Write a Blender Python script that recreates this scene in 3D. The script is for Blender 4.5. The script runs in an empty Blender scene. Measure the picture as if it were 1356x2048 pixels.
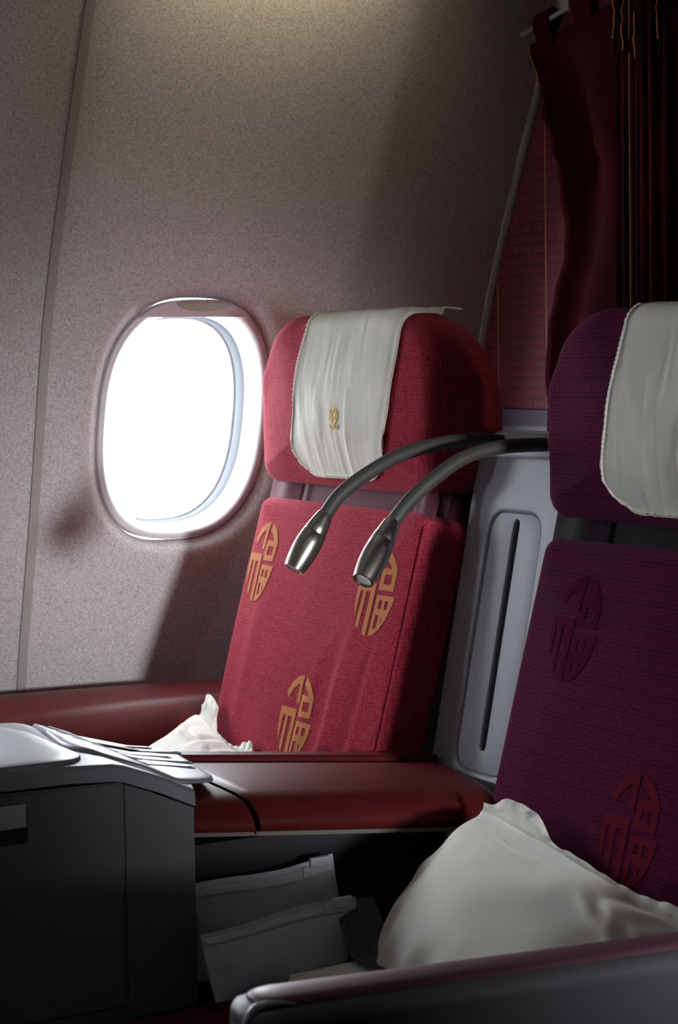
import bpy, bmesh, math, random
from mathutils import Vector, Matrix, noise
from mathutils.bvhtree import BVHTree

random.seed(7)
scn = bpy.context.scene
COL = scn.collection

# ------------------------------------------------------------------ camera
# X = aft, Y = outboard (towards the window), Z = up; metres
FPX, YAW, PITCH, ROLL, EYE = 4000.0, math.radians(60.5), 0.075, 0.0165, 1.2
_f = Vector((math.cos(YAW) * math.cos(PITCH), math.sin(YAW) * math.cos(PITCH), -math.sin(PITCH)))
_r = Vector((math.sin(YAW), -math.cos(YAW), 0.0))
_u = _r.cross(_f)
_c, _s = math.cos(ROLL), math.sin(ROLL)
_r2, _u2 = _r * _c - _u * _s, _r * _s + _u * _c
cam_data = bpy.data.cameras.new('camera')
cam = bpy.data.objects.new('camera', cam_data)
COL.objects.link(cam)
cam.matrix_world = Matrix(((_r2.x, _u2.x, -_f.x, 0), (_r2.y, _u2.y, -_f.y, 0), (_r2.z, _u2.z, -_f.z, EYE), (0, 0, 0, 1)))
cam_data.sensor_fit = 'HORIZONTAL'
cam_data.sensor_width = 24.0
cam_data.lens = FPX / 1356.0 * 24.0
cam_data.clip_start = 0.05
cam_data.dof.use_dof = True
cam_data.dof.focus_distance = 2.62
cam_data.dof.aperture_fstop = 11.0
scn.camera = cam

# ------------------------------------------------------------------ world, lights, exposure
scn.view_settings.view_transform = 'Standard'
scn.view_settings.look = 'None'
scn.view_settings.gamma = 1.0
scn.view_settings.use_curve_mapping = False
scn.view_settings.exposure = 0.08
scn.cycles.sample_clamp_indirect = 6.0
scn.cycles.caustics_reflective = False
scn.cycles.caustics_refractive = False
SKY = 27.0
world = bpy.data.worlds.new('overcast_sky')
scn.world = world
world.use_nodes = True
bg = world.node_tree.nodes['Background']
bg.inputs['Color'].default_value = (0.93, 0.96, 1.0, 1)
bg.inputs['Strength'].default_value = SKY


def area(name, loc, target, sx, sy, power, color=(1, 1, 1), spread=180, portal=False):
    d = bpy.data.lights.new(name, 'AREA')
    d.shape = 'RECTANGLE'
    d.size, d.size_y = sx, sy
    d.energy = power
    d.color = color
    d.spread = math.radians(spread)
    o = bpy.data.objects.new(name, d)
    COL.objects.link(o)
    v = Vector(target) - Vector(loc)
    o.location = loc
    o.rotation_euler = v.to_track_quat('-Z', 'Y').to_euler()
    if portal:
        d.cycles.is_portal = True
    return o


WIN_X = [1.431, 0.90, 0.37]          # windows of this side, one frame pitch apart
for wx in WIN_X:
    area('window_portal', (wx, 3.20, 1.105), (wx, 0, 1.105), 0.40, 0.50, 1.0, portal=True)
# narrow beam added on the far side to light the upper wall; no doorway there
area('upper_wall_beam', (2.265, -2.30, 1.17), (1.22, 2.9, 1.66), 0.13, 0.50, 0.46, (1.0, 0.93, 0.86), 28)
# weak fill light added above the aisle to lift the shadows
area('aisle_fill', (0.4, 0.9, 2.20), (0.6, 1.3, 0), 1.2, 0.12, 0.85, (1.0, 0.93, 0.88), 160)
# tight beam added to brighten the lower wall, placed like an opposite window
area('lower_wall_beam', (1.30, -2.38, 1.09), (1.36, 3.10, .86), 0.34, 0.34, 1.35, (0.92, 0.94, 1.0), 13.5)
# warm sidewall cove lamp tucked above the window panel
area('cove_lamp', (1.45, 2.61, 1.875), (1.45, 2.76, 1.80), 0.40, 0.04, 0.55, (1.0, 0.86, 0.55), 120)

# ------------------------------------------------------------------ node helpers
def new_mat(name):
    m = bpy.data.materials.new(name)
    m.use_nodes = True
    nt = m.node_tree
    return m, nt, nt.nodes, nt.links, nt.nodes['Principled BSDF']


def N(nt, t, **kw):
    n = nt.nodes.new(t)
    for k, v in kw.items():
        setattr(n, k, v)
    return n


def mth(nt, op, a, b=None, c=None):
    n = nt.nodes.new('ShaderNodeMath')
    n.operation = op
    for i, v in enumerate((a, b, c)):
        if v is None:
            continue
        if isinstance(v, (int, float)):
            n.inputs[i].default_value = v
        else:
            nt.links.new(v, n.inputs[i])
    return n.outputs[0]


def mix(nt, fac, a, b):
    n = nt.nodes.new('ShaderNodeMix')
    n.data_type = 'RGBA'
    for sock, v in ((n.inputs[0], fac), (n.inputs[6], a), (n.inputs[7], b)):
        if isinstance(v, (int, float)):
            sock.default_value = v
        elif isinstance(v, tuple):
            sock.default_value = (*v, 1) if len(v) == 3 else v
        else:
            nt.links.new(v, sock)
    return n.outputs[2]


def coords(nt, scale=(1, 1, 1), kind='Object'):
    tc = N(nt, 'ShaderNodeTexCoord')
    mp = N(nt, 'ShaderNodeMapping')
    mp.inputs['Scale'].default_value = scale
    nt.links.new(tc.outputs[kind], mp.inputs['Vector'])
    return mp.outputs[0]


def noise_tex(nt, vec, scale, detail=2, rough=.5):
    n = N(nt, 'ShaderNodeTexNoise')
    nt.links.new(vec, n.inputs['Vector'])
    n.inputs['Scale'].default_value = scale
    n.inputs['Detail'].default_value = detail
    n.inputs['Roughness'].default_value = rough
    return n.outputs['Fac']


def bump(nt, bsdf, h, strength, dist):
    b = N(nt, 'ShaderNodeBump')
    b.inputs['Strength'].default_value = strength
    b.inputs['Distance'].default_value = dist
    nt.links.new(h, b.inputs['Height'])
    nt.links.new(b.outputs[0], bsdf.inputs['Normal'])


def plain(name, col, rough=.5, metal=0.0, spec=.5, var=.0, vscale=20, bumps=0, bscale=300):
    m, nt, nodes, links, b = new_mat(name)
    b.inputs['Roughness'].default_value = rough
    b.inputs['Metallic'].default_value = metal
    b.inputs['Specular IOR Level'].default_value = spec
    v = coords(nt)
    f = noise_tex(nt, v, vscale, 3)
    d = tuple(c * (1 - var) for c in col)
    links.new(mix(nt, f, d, tuple(min(1, c * (1 + var)) for c in col)), b.inputs['Base Color'])
    if bumps:
        bump(nt, b, noise_tex(nt, v, bscale, 2), bumps, .001)
    return m


def key_mask(nt, u, v):
    """greek-key motif inside one cell, u and v run 0..1: 1 on the dark lines"""
    fu = mth(nt, 'FRACT', u)
    fv = mth(nt, 'FRACT', v)
    tot = None
    #        cx   hx    cy   hy
    boxes = [(.5, .5, .03, .045), (.5, .5, .97, .035),
             (.5, .36, .80, .05), (.5, .36, .20, .05), (.14, .04, .5, .32), (.86, .04, .5, .32),
             (.36, .09, .50, .045), (.64, .09, .50, .045), (.43, .025, .5, .16), (.57, .025, .5, .16),
             (.29, .025, .60, .12), (.71, .025, .60, .12), (.02, .045, .5, .5)]
    for cx, hx, cy, hy in boxes:
        k = mth(nt, 'MULTIPLY', mth(nt, 'COMPARE', fu, cx, hx), mth(nt, 'COMPARE', fv, cy, hy))
        tot = k if tot is None else mth(nt, 'MAXIMUM', tot, k)
    return tot


def fabric(name, col, light, key=.25, sheen=.4, rough=.9):
    """woven seat cloth: fine warp and weft with a faint tone-on-tone key figure"""
    m, nt, nodes, links, b = new_mat(name)
    b.inputs['Roughness'].default_value = rough
    b.inputs['Specular IOR Level'].default_value = .04
    b.inputs['Sheen Weight'].default_value = sheen
    b.inputs['Sheen Roughness'].default_value = .45
    b.inputs['Sheen Tint'].default_value = (*[min(1, c * 3 + .15) for c in light], 1)
    v = coords(nt)
    warp = noise_tex(nt, coords(nt, (150, 150, 16)), 4.2, 3)
    weft = noise_tex(nt, coords(nt, (30, 30, 300)), 3.6, 2)
    fine = mth(nt, 'ADD', mth(nt, 'MULTIPLY', warp, .62), mth(nt, 'MULTIPLY', weft, .38))
    big = noise_tex(nt, v, 9, 2)
    sx = N(nt, 'ShaderNodeSeparateXYZ')
    links.new(v, sx.inputs[0])
    k = key_mask(nt, mth(nt, 'MULTIPLY', sx.outputs[1], 1 / .026), mth(nt, 'MULTIPLY', sx.outputs[2], 1 / .024))
    f = mth(nt, 'ADD', mth(nt, 'MULTIPLY', mth(nt, 'SUBTRACT', fine, .5), 3.6), mth(nt, 'MULTIPLY', big, .4))
    f = mth(nt, 'ADD', f, mth(nt, 'MULTIPLY', k, -key))
    f = mth(nt, 'ADD', f, .35)
    n = nt.nodes.new('ShaderNodeClamp')
    links.new(f, n.inputs[0])
    links.new(mix(nt, n.outputs[0], col, light), b.inputs['Base Color'])
    bump(nt, b, fine, .5, .0012)
    return m


M = {}
M['red'] = fabric('red_weave', (0.19, 0.012, 0.026), (0.38, 0.045, 0.068), sheen=.25)
M['plum'] = fabric('plum_weave', (0.052, 0.003, 0.021), (0.115, 0.008, 0.048), key=.7, sheen=.1)
M['gold_print'] = plain('gold_print', (0.46, 0.185, 0.080), .9, spec=.06, var=.18, vscale=700)
M['dull_print'] = plain('dull_print', (0.115, 0.010, 0.022), .95, spec=.02, var=.25, vscale=700)
M['faint_print'] = plain('faint_print', (0.072, 0.0055, 0.026), .95, spec=.02, var=.25, vscale=700)
M['wine_leather'] = plain('wine_leather', (0.080, 0.009, 0.010), .40, spec=.09, var=.12, vscale=30, bumps=.15, bscale=500)
M['mauve_leather'] = plain('mauve_leather', (0.11, 0.034, 0.048), .6, spec=.03, var=.15, vscale=25, bumps=.2, bscale=350)
M['plum_leather'] = plain('plum_leather', (0.15, 0.06, 0.085), .42, spec=.4, var=.12, vscale=25, bumps=.1, bscale=400)
M['flap_dark'] = plain('flap_dark', (0.012, 0.006, 0.010), .7, spec=.05, var=.2)
M['shell_grey'] = plain('shell_grey', (0.33, 0.345, 0.38), .55, var=.05, vscale=60, bumps=.12, bscale=900)
M['slot_grey'] = plain('slot_grey', (0.12, 0.125, 0.135), .6, var=.05)
M['arm_grey'] = plain('arm_grey', (0.13, 0.132, 0.14), .45, var=.06)
M['arm_silver'] = plain('arm_silver', (0.42, 0.43, 0.46), .35, metal=.4, var=.05)
M['console_dark'] = plain('console_dark', (0.10, 0.098, 0.102), .55, var=.08, vscale=40, bumps=.1, bscale=700)
M['console_top'] = plain('console_top', (0.19, 0.20, 0.22), .42, var=.05)
M['silver'] = plain('silver_paint', (0.23, 0.24, 0.26), .42, metal=.25, var=.04, bumps=.06, bscale=900)
M['black'] = plain('black_gap', (0.006, 0.006, 0.007), .7)
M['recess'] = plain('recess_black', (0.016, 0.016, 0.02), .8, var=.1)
M['beige'] = plain('beige_trim', (0.13, 0.105, 0.09), .5, var=.05)
M['handle_grey'] = plain('handle_grey', (0.42, 0.42, 0.46), .5, var=.03)
M['white_plastic'] = plain('white_plastic', (0.58, 0.575, 0.585), .45, var=.02)
M['rim_white'] = plain('rim_white', (0.40, 0.41, 0.43), .5)
M['gasket'] = plain('pane_gasket', (0.082, 0.088, 0.096), .9, spec=0.0)
M['shade'] = plain('shade_plastic', (0.50, 0.44, 0.45), .55, var=.03)
M['shade_handle'] = plain('shade_handle', (0.30, 0.28, 0.23), .5)
M['brushed'] = plain('brushed_steel', (0.34, 0.325, 0.29), .33, metal=1.0, var=.06, vscale=90)
M['rubber'] = plain('gooseneck_rubber', (0.045, 0.043, 0.037), .55, spec=.4, var=.1, bumps=.2, bscale=500)
M['lens'] = plain('lamp_lens', (0.55, 0.54, 0.48), .25)
M['chrome'] = plain('chrome', (0.8, 0.8, 0.8), .15, metal=1.0)
M['carpet'] = plain('carpet', (0.07, 0.012, 0.02), .95, var=.3, vscale=250)
M['ceiling'] = plain('ceiling_panel', (0.55, 0.54, 0.52), .7, var=.03)
M['far_cabin'] = plain('far_cabin_lining', (0.06, 0.05, 0.05), .8, var=.05)
M['bounce_panel'] = plain('bounce_panel', (0.62, 0.60, 0.59), .6, var=.04)
M['bin'] = plain('bin_panel', (0.62, 0.60, 0.58), .5, var=.03)
M['seam_trim'] = plain('seam_trim', (0.30, 0.275, 0.26), .5, var=.03)
M['dark_trim'] = plain('dark_trim', (0.10, 0.08, 0.11), .4, var=.05)
M['edge_trim'] = plain('edge_trim', (0.30, 0.29, 0.30), .45, var=.03)
M['gold_thread'] = plain('gold_thread', (0.45, 0.17, 0.04), .7, var=.2, vscale=60)
M['belt'] = plain('belt_webbing', (0.035, 0.034, 0.036), .8, var=.2, vscale=150)


def cloth_mat(name, a, b_, scale=(1, 1, 1)):
    m, nt, nodes, links, b = new_mat(name)
    b.inputs['Roughness'].default_value = .9
    b.inputs['Specular IOR Level'].default_value = .15
    b.inputs['Sheen Weight'].default_value = .2
    warp = noise_tex(nt, coords(nt, (240, 240, 30)), 3.5, 2)
    weft = noise_tex(nt, coords(nt, (30, 30, 260)), 3.5, 2)
    h = mth(nt, 'MULTIPLY', mth(nt, 'ADD', warp, weft), .5)
    big = noise_tex(nt, coords(nt), 14, 3)
    links.new(mix(nt, mth(nt, 'ADD', mth(nt, 'MULTIPLY', h, .6), mth(nt, 'MULTIPLY', big, .4)), a, b_), b.inputs['Base Color'])
    bump(nt, b, h, .35, .0008)
    return m


M['linen'] = cloth_mat('cream_linen', (0.60, 0.57, 0.48), (0.76, 0.74, 0.66))
M['cotton'] = cloth_mat('cream_cotton', (0.68, 0.66, 0.58), (0.80, 0.78, 0.72))
M['gold_silk'] = plain('gold_silk', (0.95, 0.62, 0.14), .5, var=.1, vscale=300)
M['curtain'] = fabric('curtain_cloth', (0.024, 0.0018, 0.004), (0.055, 0.004, 0.009), key=0, sheen=.12)


def wall_mat():
    m, nt, nodes, links, b = new_mat('sidewall_panel')
    b.inputs['Roughness'].default_value = .62
    b.inputs['Specular IOR Level'].default_value = .3
    v = coords(nt)
    f = noise_tex(nt, v, 330, 3, .65)
    r = N(nt, 'ShaderNodeValToRGB')
    r.color_ramp.elements[0].position = .36
    r.color_ramp.elements[0].color = (0.32, 0.295, 0.285, 1)
    r.color_ramp.elements[1].position = .62
    r.color_ramp.elements[1].color = (0.53, 0.505, 0.495, 1)
    links.new(f, r.inputs[0])
    links.new(r.outputs[0], b.inputs['Base Color'])
    bump(nt, b, noise_tex(nt, v, 900, 2), .12, .0006)
    return m


M['wall'] = wall_mat()


def bulkhead_mat():
    m, nt, nodes, links, b = new_mat('key_pattern_laminate')
    b.inputs['Roughness'].default_value = .42
    v = coords(nt)
    s = N(nt, 'ShaderNodeSeparateXYZ')
    links.new(v, s.inputs[0])
    u = mth(nt, 'MULTIPLY', mth(nt, 'SUBTRACT', s.outputs[1], 2.806), 1 / .0366)
    w = mth(nt, 'MULTIPLY', mth(nt, 'SUBTRACT', s.outputs[2], 1.113), 1 / .0177)
    k = key_mask(nt, u, w)
    c = mix(nt, k, (0.36, 0.045, 0.090), (0.05, 0.034, 0.046))
    # thin gold pinstripe every four cells
    g = mth(nt, 'COMPARE', mth(nt, 'FRACT', mth(nt, 'ADD', mth(nt, 'MULTIPLY', u, .25), .5)), .5, .012)
    links.new(mix(nt, g, c, (0.55, 0.26, 0.14)), b.inputs['Base Color'])
    return m


M['bulkhead'] = bulkhead_mat()


def stripe_mat():
    m, nt, nodes, links, b = new_mat('striped_drape')
    b.inputs['Roughness'].default_value = .9
    b.inputs['Specular IOR Level'].default_value = .03
    b.inputs['Sheen Weight'].default_value = .05
    v = coords(nt, (0, 1, 0.02))
    f = noise_tex(nt, v, 150, 2, .8)
    r = N(nt, 'ShaderNodeValToRGB')
    e = r.color_ramp.elements
    e[0].position, e[0].color = .40, (0.010, 0.0006, 0.0015, 1)
    e[1].position, e[1].color = .52, (0.026, 0.001, 0.003, 1)
    x = e.new(.60); x.color = (0.055, 0.003, 0.007, 1)
    x = e.new(.70); x.color = (0.026, 0.001, 0.003, 1)
    x = e.new(.73); x.color = (0.16, 0.05, 0.014, 1)
    links.new(f, r.inputs[0])
    links.new(r.outputs[0], b.inputs['Base Color'])
    return m


M['stripes'] = stripe_mat()


def glass_mat():
    m, nt, nodes, links, b = new_mat('window_pane')
    nt.nodes.remove(b)
    t = N(nt, 'ShaderNodeBsdfTransparent')
    t.inputs[0].default_value = (.96, .97, .98, 1)
    g = N(nt, 'ShaderNodeBsdfGlossy')
    g.inputs['Roughness'].default_value = .05
    mx = N(nt, 'ShaderNodeMixShader')
    mx.inputs[0].default_value = .04
    links.new(t.outputs[0], mx.inputs[1])
    links.new(g.outputs[0], mx.inputs[2])
    links.new(mx.outputs[0], nt.nodes['Material Output'].inputs[0])
    return m


M['glass'] = glass_mat()


def bag_mat(name, alpha, col):
    m, nt, nodes, links, b = new_mat(name)
    b.inputs['Base Color'].default_value = (*col, 1)
    b.inputs['Roughness'].default_value = .35
    f = noise_tex(nt, coords(nt), 25, 3)
    links.new(mth(nt, 'ADD', mth(nt, 'MULTIPLY', f, .2), alpha), b.inputs['Alpha'])
    return m


M['bag'] = bag_mat('cloudy_plastic', .55, (.58, .60, .66))
M['bag_seal'] = bag_mat('plastic_seal', .7, (.7, .7, .74))

# ------------------------------------------------------------------ mesh helpers
def mesh_obj(name, verts, faces, mat, parent=None, smooth=True, recalc=True):
    off = Vector(parent['_base']) if parent is not None and '_base' in parent else Vector((0, 0, 0))
    me = bpy.data.meshes.new(name)
    me.from_pydata([tuple(Vector(v) - off) for v in verts], [], faces)
    if recalc:
        bm = bmesh.new()
        bm.from_mesh(me)
        bmesh.ops.recalc_face_normals(bm, faces=bm.faces)
        bm.to_mesh(me)
        bm.free()
    me.materials.append(mat)
    if smooth:
        me.polygons.foreach_set('use_smooth', [True] * len(me.polygons))
    me.update()
    o = bpy.data.objects.new(name, me)
    COL.objects.link(o)
    if parent is not None:
        o.parent = parent
        if '_base' in parent:
            o['_base'] = parent['_base']
    return o


def auto_smooth(o, deg=35):
    me = o.data
    bm = bmesh.new()
    bm.from_mesh(me)
    lim = math.radians(deg)
    for e in bm.edges:
        if len(e.link_faces) == 2 and e.calc_face_angle(0) > lim:
            e.smooth = False
    bm.to_mesh(me)
    bm.free()
    return o


def thing(name, label, cat, base, group=None):
    o = bpy.data.objects.new(name, None)
    o.empty_display_size = .05
    COL.objects.link(o)
    o.location = base
    o['_base'] = tuple(base)
    o['label'], o['category'] = label, cat
    if group:
        o['group'] = group
    return o


def tag(o, label, cat, group=None):
    o['label'], o['category'] = label, cat
    if group:
        o['group'] = group
    return o


def struct(o):
    o['kind'] = 'structure'
    return o


def box(name, lo, hi, mat, parent=None, bev=0.0, seg=2):
    bm = bmesh.new()
    bmesh.ops.create_cube(bm, size=1)
    for v in bm.verts:
        v.co = Vector([lo[i] + (v.co[i] + .5) * (hi[i] - lo[i]) for i in range(3)])
    if bev:
        bmesh.ops.bevel(bm, geom=list(bm.edges), offset=bev, segments=seg, profile=.5, affect='EDGES')
    vs = [v.co.copy() for v in bm.verts]
    bm.verts.index_update()
    fs = [[v.index for v in f.verts] for f in bm.faces]
    bm.free()
    return mesh_obj(name, vs, fs, mat, parent, smooth=bool(bev))


def loft(rings, closed=True, cap0=False, cap1=False):
    n = len(rings[0])
    vs = [v for r in rings for v in r]
    fs = []
    for k in range(len(rings) - 1):
        for i in range(n if closed else n - 1):
            j = (i + 1) % n
            fs.append((k * n + i, k * n + j, (k + 1) * n + j, (k + 1) * n + i))
    if cap0:
        fs.append(tuple(range(n)))
    if cap1:
        fs.append(tuple((len(rings) - 1) * n + i for i in range(n)))
    return vs, fs


def grid(fn, nu, nv):
    vs = [fn(i / (nu - 1), j / (nv - 1)) for j in range(nv) for i in range(nu)]
    fs = [(j * nu + i, j * nu + i + 1, (j + 1) * nu + i + 1, (j + 1) * nu + i) for j in range(nv - 1) for i in range(nu - 1)]
    return vs, fs


def slab_grid(fn, normal, t, nu, nv):
    """closed thin sheet: fn gives the front point, the back lies t behind along the normal"""
    vs, fs = grid(fn, nu, nv)
    n = len(vs)
    nr = Vector(normal).normalized()
    back = [Vector(v) - nr * t for v in vs]
    fs2 = [tuple(n + i for i in reversed(f)) for f in fs]
    rim = [i for i in range(nu)] + [j * nu + nu - 1 for j in range(1, nv)] + [(nv - 1) * nu + i for i in range(nu - 2, -1, -1)] + [j * nu for j in range(nv - 2, 0, -1)]
    side = [(rim[k], rim[(k + 1) % len(rim)], n + rim[(k + 1) % len(rim)], n + rim[k]) for k in range(len(rim))]
    return [Vector(v) for v in vs] + back, fs + fs2 + side


def catmull(pts, n):
    P = [Vector(p) for p in pts]
    P = [P[0] * 2 - P[1]] + P + [P[-1] * 2 - P[-2]]
    out = []
    m = len(P) - 3
    for k in range(n + 1):
        t = k / n * m
        i = min(int(t), m - 1)
        t -= i
        a, b, c, d = P[i:i + 4]
        out.append(.5 * ((2 * b) + (c - a) * t + (2 * a - 5 * b + 4 * c - d) * t * t + (3 * b - a - 3 * c + d) * t ** 3))
    return out


def tube(path, rad, n=14):
    rings = []
    prev = None
    for i, p in enumerate(path):
        d = (path[min(i + 1, len(path) - 1)] - path[max(i - 1, 0)]).normalized()
        if prev is None:
            a = d.orthogonal().normalized()
        else:
            a = (prev - d * prev.dot(d)).normalized()
        prev = a
        b = d.cross(a)
        r = rad[i] if isinstance(rad, (list, tuple)) else rad
        rings.append([p + (a * math.cos(t) + b * math.sin(t)) * r for t in [2 * math.pi * k / n for k in range(n)]])
    return loft(rings, True, True, True)


def lathe(p0, p1, prof, n=28):
    """revolve (t, r) profile about the axis p0 -> p1"""
    p0, p1 = Vector(p0), Vector(p1)
    d = p1 - p0
    a = d.normalized().orthogonal().normalized()
    b = d.normalized().cross(a)
    rings = [[p0 + d * t + (a * math.cos(q) + b * math.sin(q)) * r for q in [2 * math.pi * k / n for k in range(n)]] for t, r in prof]
    return loft(rings, True, True, True)


def rrect(a0, a1, b0, b1, radii, n=10, fill=16):
    """rounded rectangle outline, radii = (top a1, top a0, bottom a0, bottom a1); points also along the straights"""
    r1, r2, r3, r4 = radii
    cs = [((a1 - r1, b1 - r1), r1, 0), ((a0 + r2, b1 - r2), r2, 90), ((a0 + r3, b0 + r3), r3, 180), ((a1 - r4, b0 + r4), r4, 270)]
    pts = []
    for i, ((ca, cb), r, s) in enumerate(cs):
        for k in range(n + 1):
            t = math.radians(s + 90 * k / n)
            pts.append(Vector((ca + r * math.cos(t), cb + r * math.sin(t))))
        (na, nb), nr, ns = cs[(i + 1) % 4]
        t = math.radians(ns)
        q = Vector((na + nr * math.cos(t), nb + nr * math.sin(t)))
        p = pts[-1]
        for k in range(1, fill):
            pts.append(p.lerp(q, k / fill))
    return pts


def inset(pts, r):
    n = len(pts)
    out = []
    for i in range(n):
        d = pts[(i + 1) % n] - pts[i - 1]
        if d.length < 1e-9:
            out.append(pts[i].copy())
            continue
        d.normalize()
        out.append(pts[i] + Vector((-d.y, d.x)) * r)
    return out


def cushion(outline, origin, l, w, nrm, depth, r, bulge, caps=22, rb=None, warp=None):
    """padded block: outline (a,b) CCW in the l,w plane, front face towards nrm, origin on the front plane"""
    rb = rb or r
    O, l, w, nrm = Vector(origin), Vector(l), Vector(w), Vector(nrm)
    c = sum(outline, Vector((0, 0))) / len(outline)
    rings = []

    def ring(pts, h):
        return [(p.x, p.y, h) for p in pts]
    back = inset(outline, rb)
    rings.append(ring([c + (p - c) * .02 for p in back], -depth))
    rings.append(ring([c + (p - c) * .6 for p in back], -depth))
    K = 6
    for k in range(K + 1):
        t = math.pi / 2 * k / K
        rings.append(ring(inset(outline, rb * (1 - math.sin(t))), -depth + rb * (1 - math.cos(t))))
    for k in range(1, 5):
        rings.append(ring(outline, -depth + rb + (depth - rb - r) * k / 5))
    for k in range(K + 1):
        t = math.pi / 2 * k / K
        rings.append(ring(inset(outline, r * (1 - math.cos(t))), -r + r * math.sin(t)))
    fr = inset(outline, r)
    for k in range(1, caps + 1):
        s = 1 - k / caps
        s = max(s, .004)
        rings.append(ring([c + (p - c) * s for p in fr], bulge * (1 - s ** 2.2)))
    out = []
    for rg in rings:
        q = []
        for a, b, h in rg:
            if warp:
                a, b, h = warp(a, b, h)
            q.append(O + l * a + w * b + nrm * h)
        out.append(q)
    return loft(out, True, True, True)


def bvh_of(verts, faces):
    return BVHTree.FromPolygons([tuple(v) for v in verts], faces)


# ------------------------------------------------------------------ cabin shell
PR = [(-.02, 2.98), (.3, 3.13), (.5, 3.165), (.67, 3.15), (.92, 3.08), (1.07, 3.04), (1.226, 3.0), (1.35, 2.957), (1.45, 2.913),
      (1.55, 2.868), (1.65, 2.82), (1.75, 2.77), (1.9, 2.68), (2.1, 2.52), (2.3, 2.3)]


def prof(z):
    for i in range(1, len(PR)):
        if z <= PR[i][0] or i == len(PR) - 1:
            break
    x = [p[0] for p in PR]
    y = [p[1] for p in PR]

    def m(k):
        if k <= 0:
            return (y[1] - y[0]) / (x[1] - x[0])
        if k >= len(PR) - 1:
            return (y[-1] - y[-2]) / (x[-1] - x[-2])
        return (y[k + 1] - y[k - 1]) / (x[k + 1] - x[k - 1])
    h = x[i] - x[i - 1]
    t = (z - x[i - 1]) / h
    return ((2 * t ** 3 - 3 * t * t + 1) * y[i - 1] + (t ** 3 - 2 * t * t + t) * h * m(i - 1) + (-2 * t ** 3 + 3 * t * t) * y[i] + (t ** 3 - t * t) * h * m(i))


WZ, WHX, WHZ, WN = 1.105, .158, .204, 2.6


def win_pt(cx, t, e=0.0, dy=0.0):
    """point of the window outline grown by e, pushed dy outboard"""
    c, s = math.cos(t), math.sin(t)
    x = math.copysign(abs(c) ** (2 / WN), c) * (WHX + e)
    z = math.copysign(abs(s) ** (2 / WN), s) * (WHZ + e)
    return Vector((cx + x, prof(WZ + z) + dy, WZ + z))


AFT = 2.0


def build_wall():
    vs, fs = [], []
    Z0, Z1 = .72, 1.5
    edges = [-2.2] + [wx - .265 for wx in reversed(WIN_X)] + [WIN_X[0] + .265, AFT, 4.6]

    def patch(x0, x1, z0, z1, nx, nz):
        b = len(vs)
        for j in range(nz + 1):
            z = z0 + (z1 - z0) * j / nz
            for i in range(nx + 1):
                vs.append(Vector((x0 + (x1 - x0) * i / nx, prof(z), z)))
        for j in range(nz):
            for i in range(nx):
                k = b + j * (nx + 1) + i
                fs.append((k, k + 1, k + nx + 2, k + nx + 1))
    patch(-2.2, 4.6, -.02, Z0, 20, 24)
    patch(-2.2, 4.6, Z1, 2.3, 20, 30)
    patch(-2.2, WIN_X[-1] - .265, Z0, Z1, 4, 30)
    patch(WIN_X[0] + .265, 4.6, Z0, Z1, 12, 30)
    NT = 120
    for cx in WIN_X:
        x0, x1 = cx - .265, cx + .265
        # outer ring on the rectangle
        angs = [2 * math.pi * k / NT for k in range(NT)]
        outer = []
        for t in angs:
            p = win_pt(cx, t)
            d = Vector((p.x - cx, p.z - WZ))
            s = min((.265 / abs(d.x)) if abs(d.x) > 1e-6 else 1e9, ((Z1 - WZ) / d.y) if d.y > 1e-6 else ((Z0 - WZ) / d.y if d.y < -1e-6 else 1e9))
            outer.append((cx + d.x * s, WZ + d.y * s))
        for (qx, qz) in ((x0, Z0), (x0, Z1), (x1, Z0), (x1, Z1)):
            i = min(range(NT), key=lambda k: (outer[k][0] - qx) ** 2 + (outer[k][1] - qz) ** 2)
            outer[i] = (qx, qz)
        rings = []
        for k in range(12):
            f = k / 11
            rg = []
            for i, t in enumerate(angs):
                p = win_pt(cx, t, .036)
                x = outer[i][0] + (p.x - outer[i][0]) * f
                z = outer[i][1] + (p.z - outer[i][1]) * f
                rg.append(Vector((x, prof(z), z)))
            rings.append(rg)
        for e, dy in ((.030, .0007), (.024, .0023), (.0185, .0046), (.013, .0078), (.008, .0115), (.004, .0155), (.001, .0195), (.0, .026), (0, .05)):
            rings.append([win_pt(cx, t, e, dy) for t in angs])
        b = len(vs)
        v2, f2 = loft(rings)
        vs.extend(v2)
        fs.extend([tuple(b + i for i in f) for f in f2])
    # backing strips close the joints between the panels
    def strip(x0, x1, z0, z1, nx, nz):
        b = len(vs)
        patch(x0, x1, z0, z1, nx, nz)
        for k in range(b, len(vs)):
            vs[k] = vs[k] + Vector((0, .0016, 0))
    for cx in WIN_X:
        for sx in (-.265, .265):
            strip(cx + sx - .012, cx + sx + .012, Z0 - .02, Z1 + .02, 1, 40)
    for zz in (Z0, Z1):
        strip(-2.2, 4.6, zz - .012, zz + .012, 30, 3)
    o = mesh_obj('wall_left', vs, fs, M['wall'], recalc=False)
    bm = bmesh.new()
    bm.from_mesh(o.data)
    bmesh.ops.remove_doubles(bm, verts=bm.verts, dist=1e-5)
    bmesh.ops.recalc_face_normals(bm, faces=bm.faces)
    bm.to_mesh(o.data)
    bm.free()
    struct(o)
    return o


build_wall()


def seam(x):
    sec = [(-.009, .002), (-.008, -.004), (.007, -.0045), (.0085, .002)]
    rings = []
    for k in range(60):
        z = .0 + 2.28 * k / 59
        rings.append([Vector((x + a, prof(z) + b, z)) for a, b in sec])
    v, f = loft(rings, False)
    return v, f


for x in (1.166, .635, .105):
    v, f = seam(x)
    struct(auto_smooth(mesh_obj('trim_1', v, f, M['seam_trim'])))

NT = 120
ANG = [2 * math.pi * k / NT for k in range(NT)]


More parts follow.
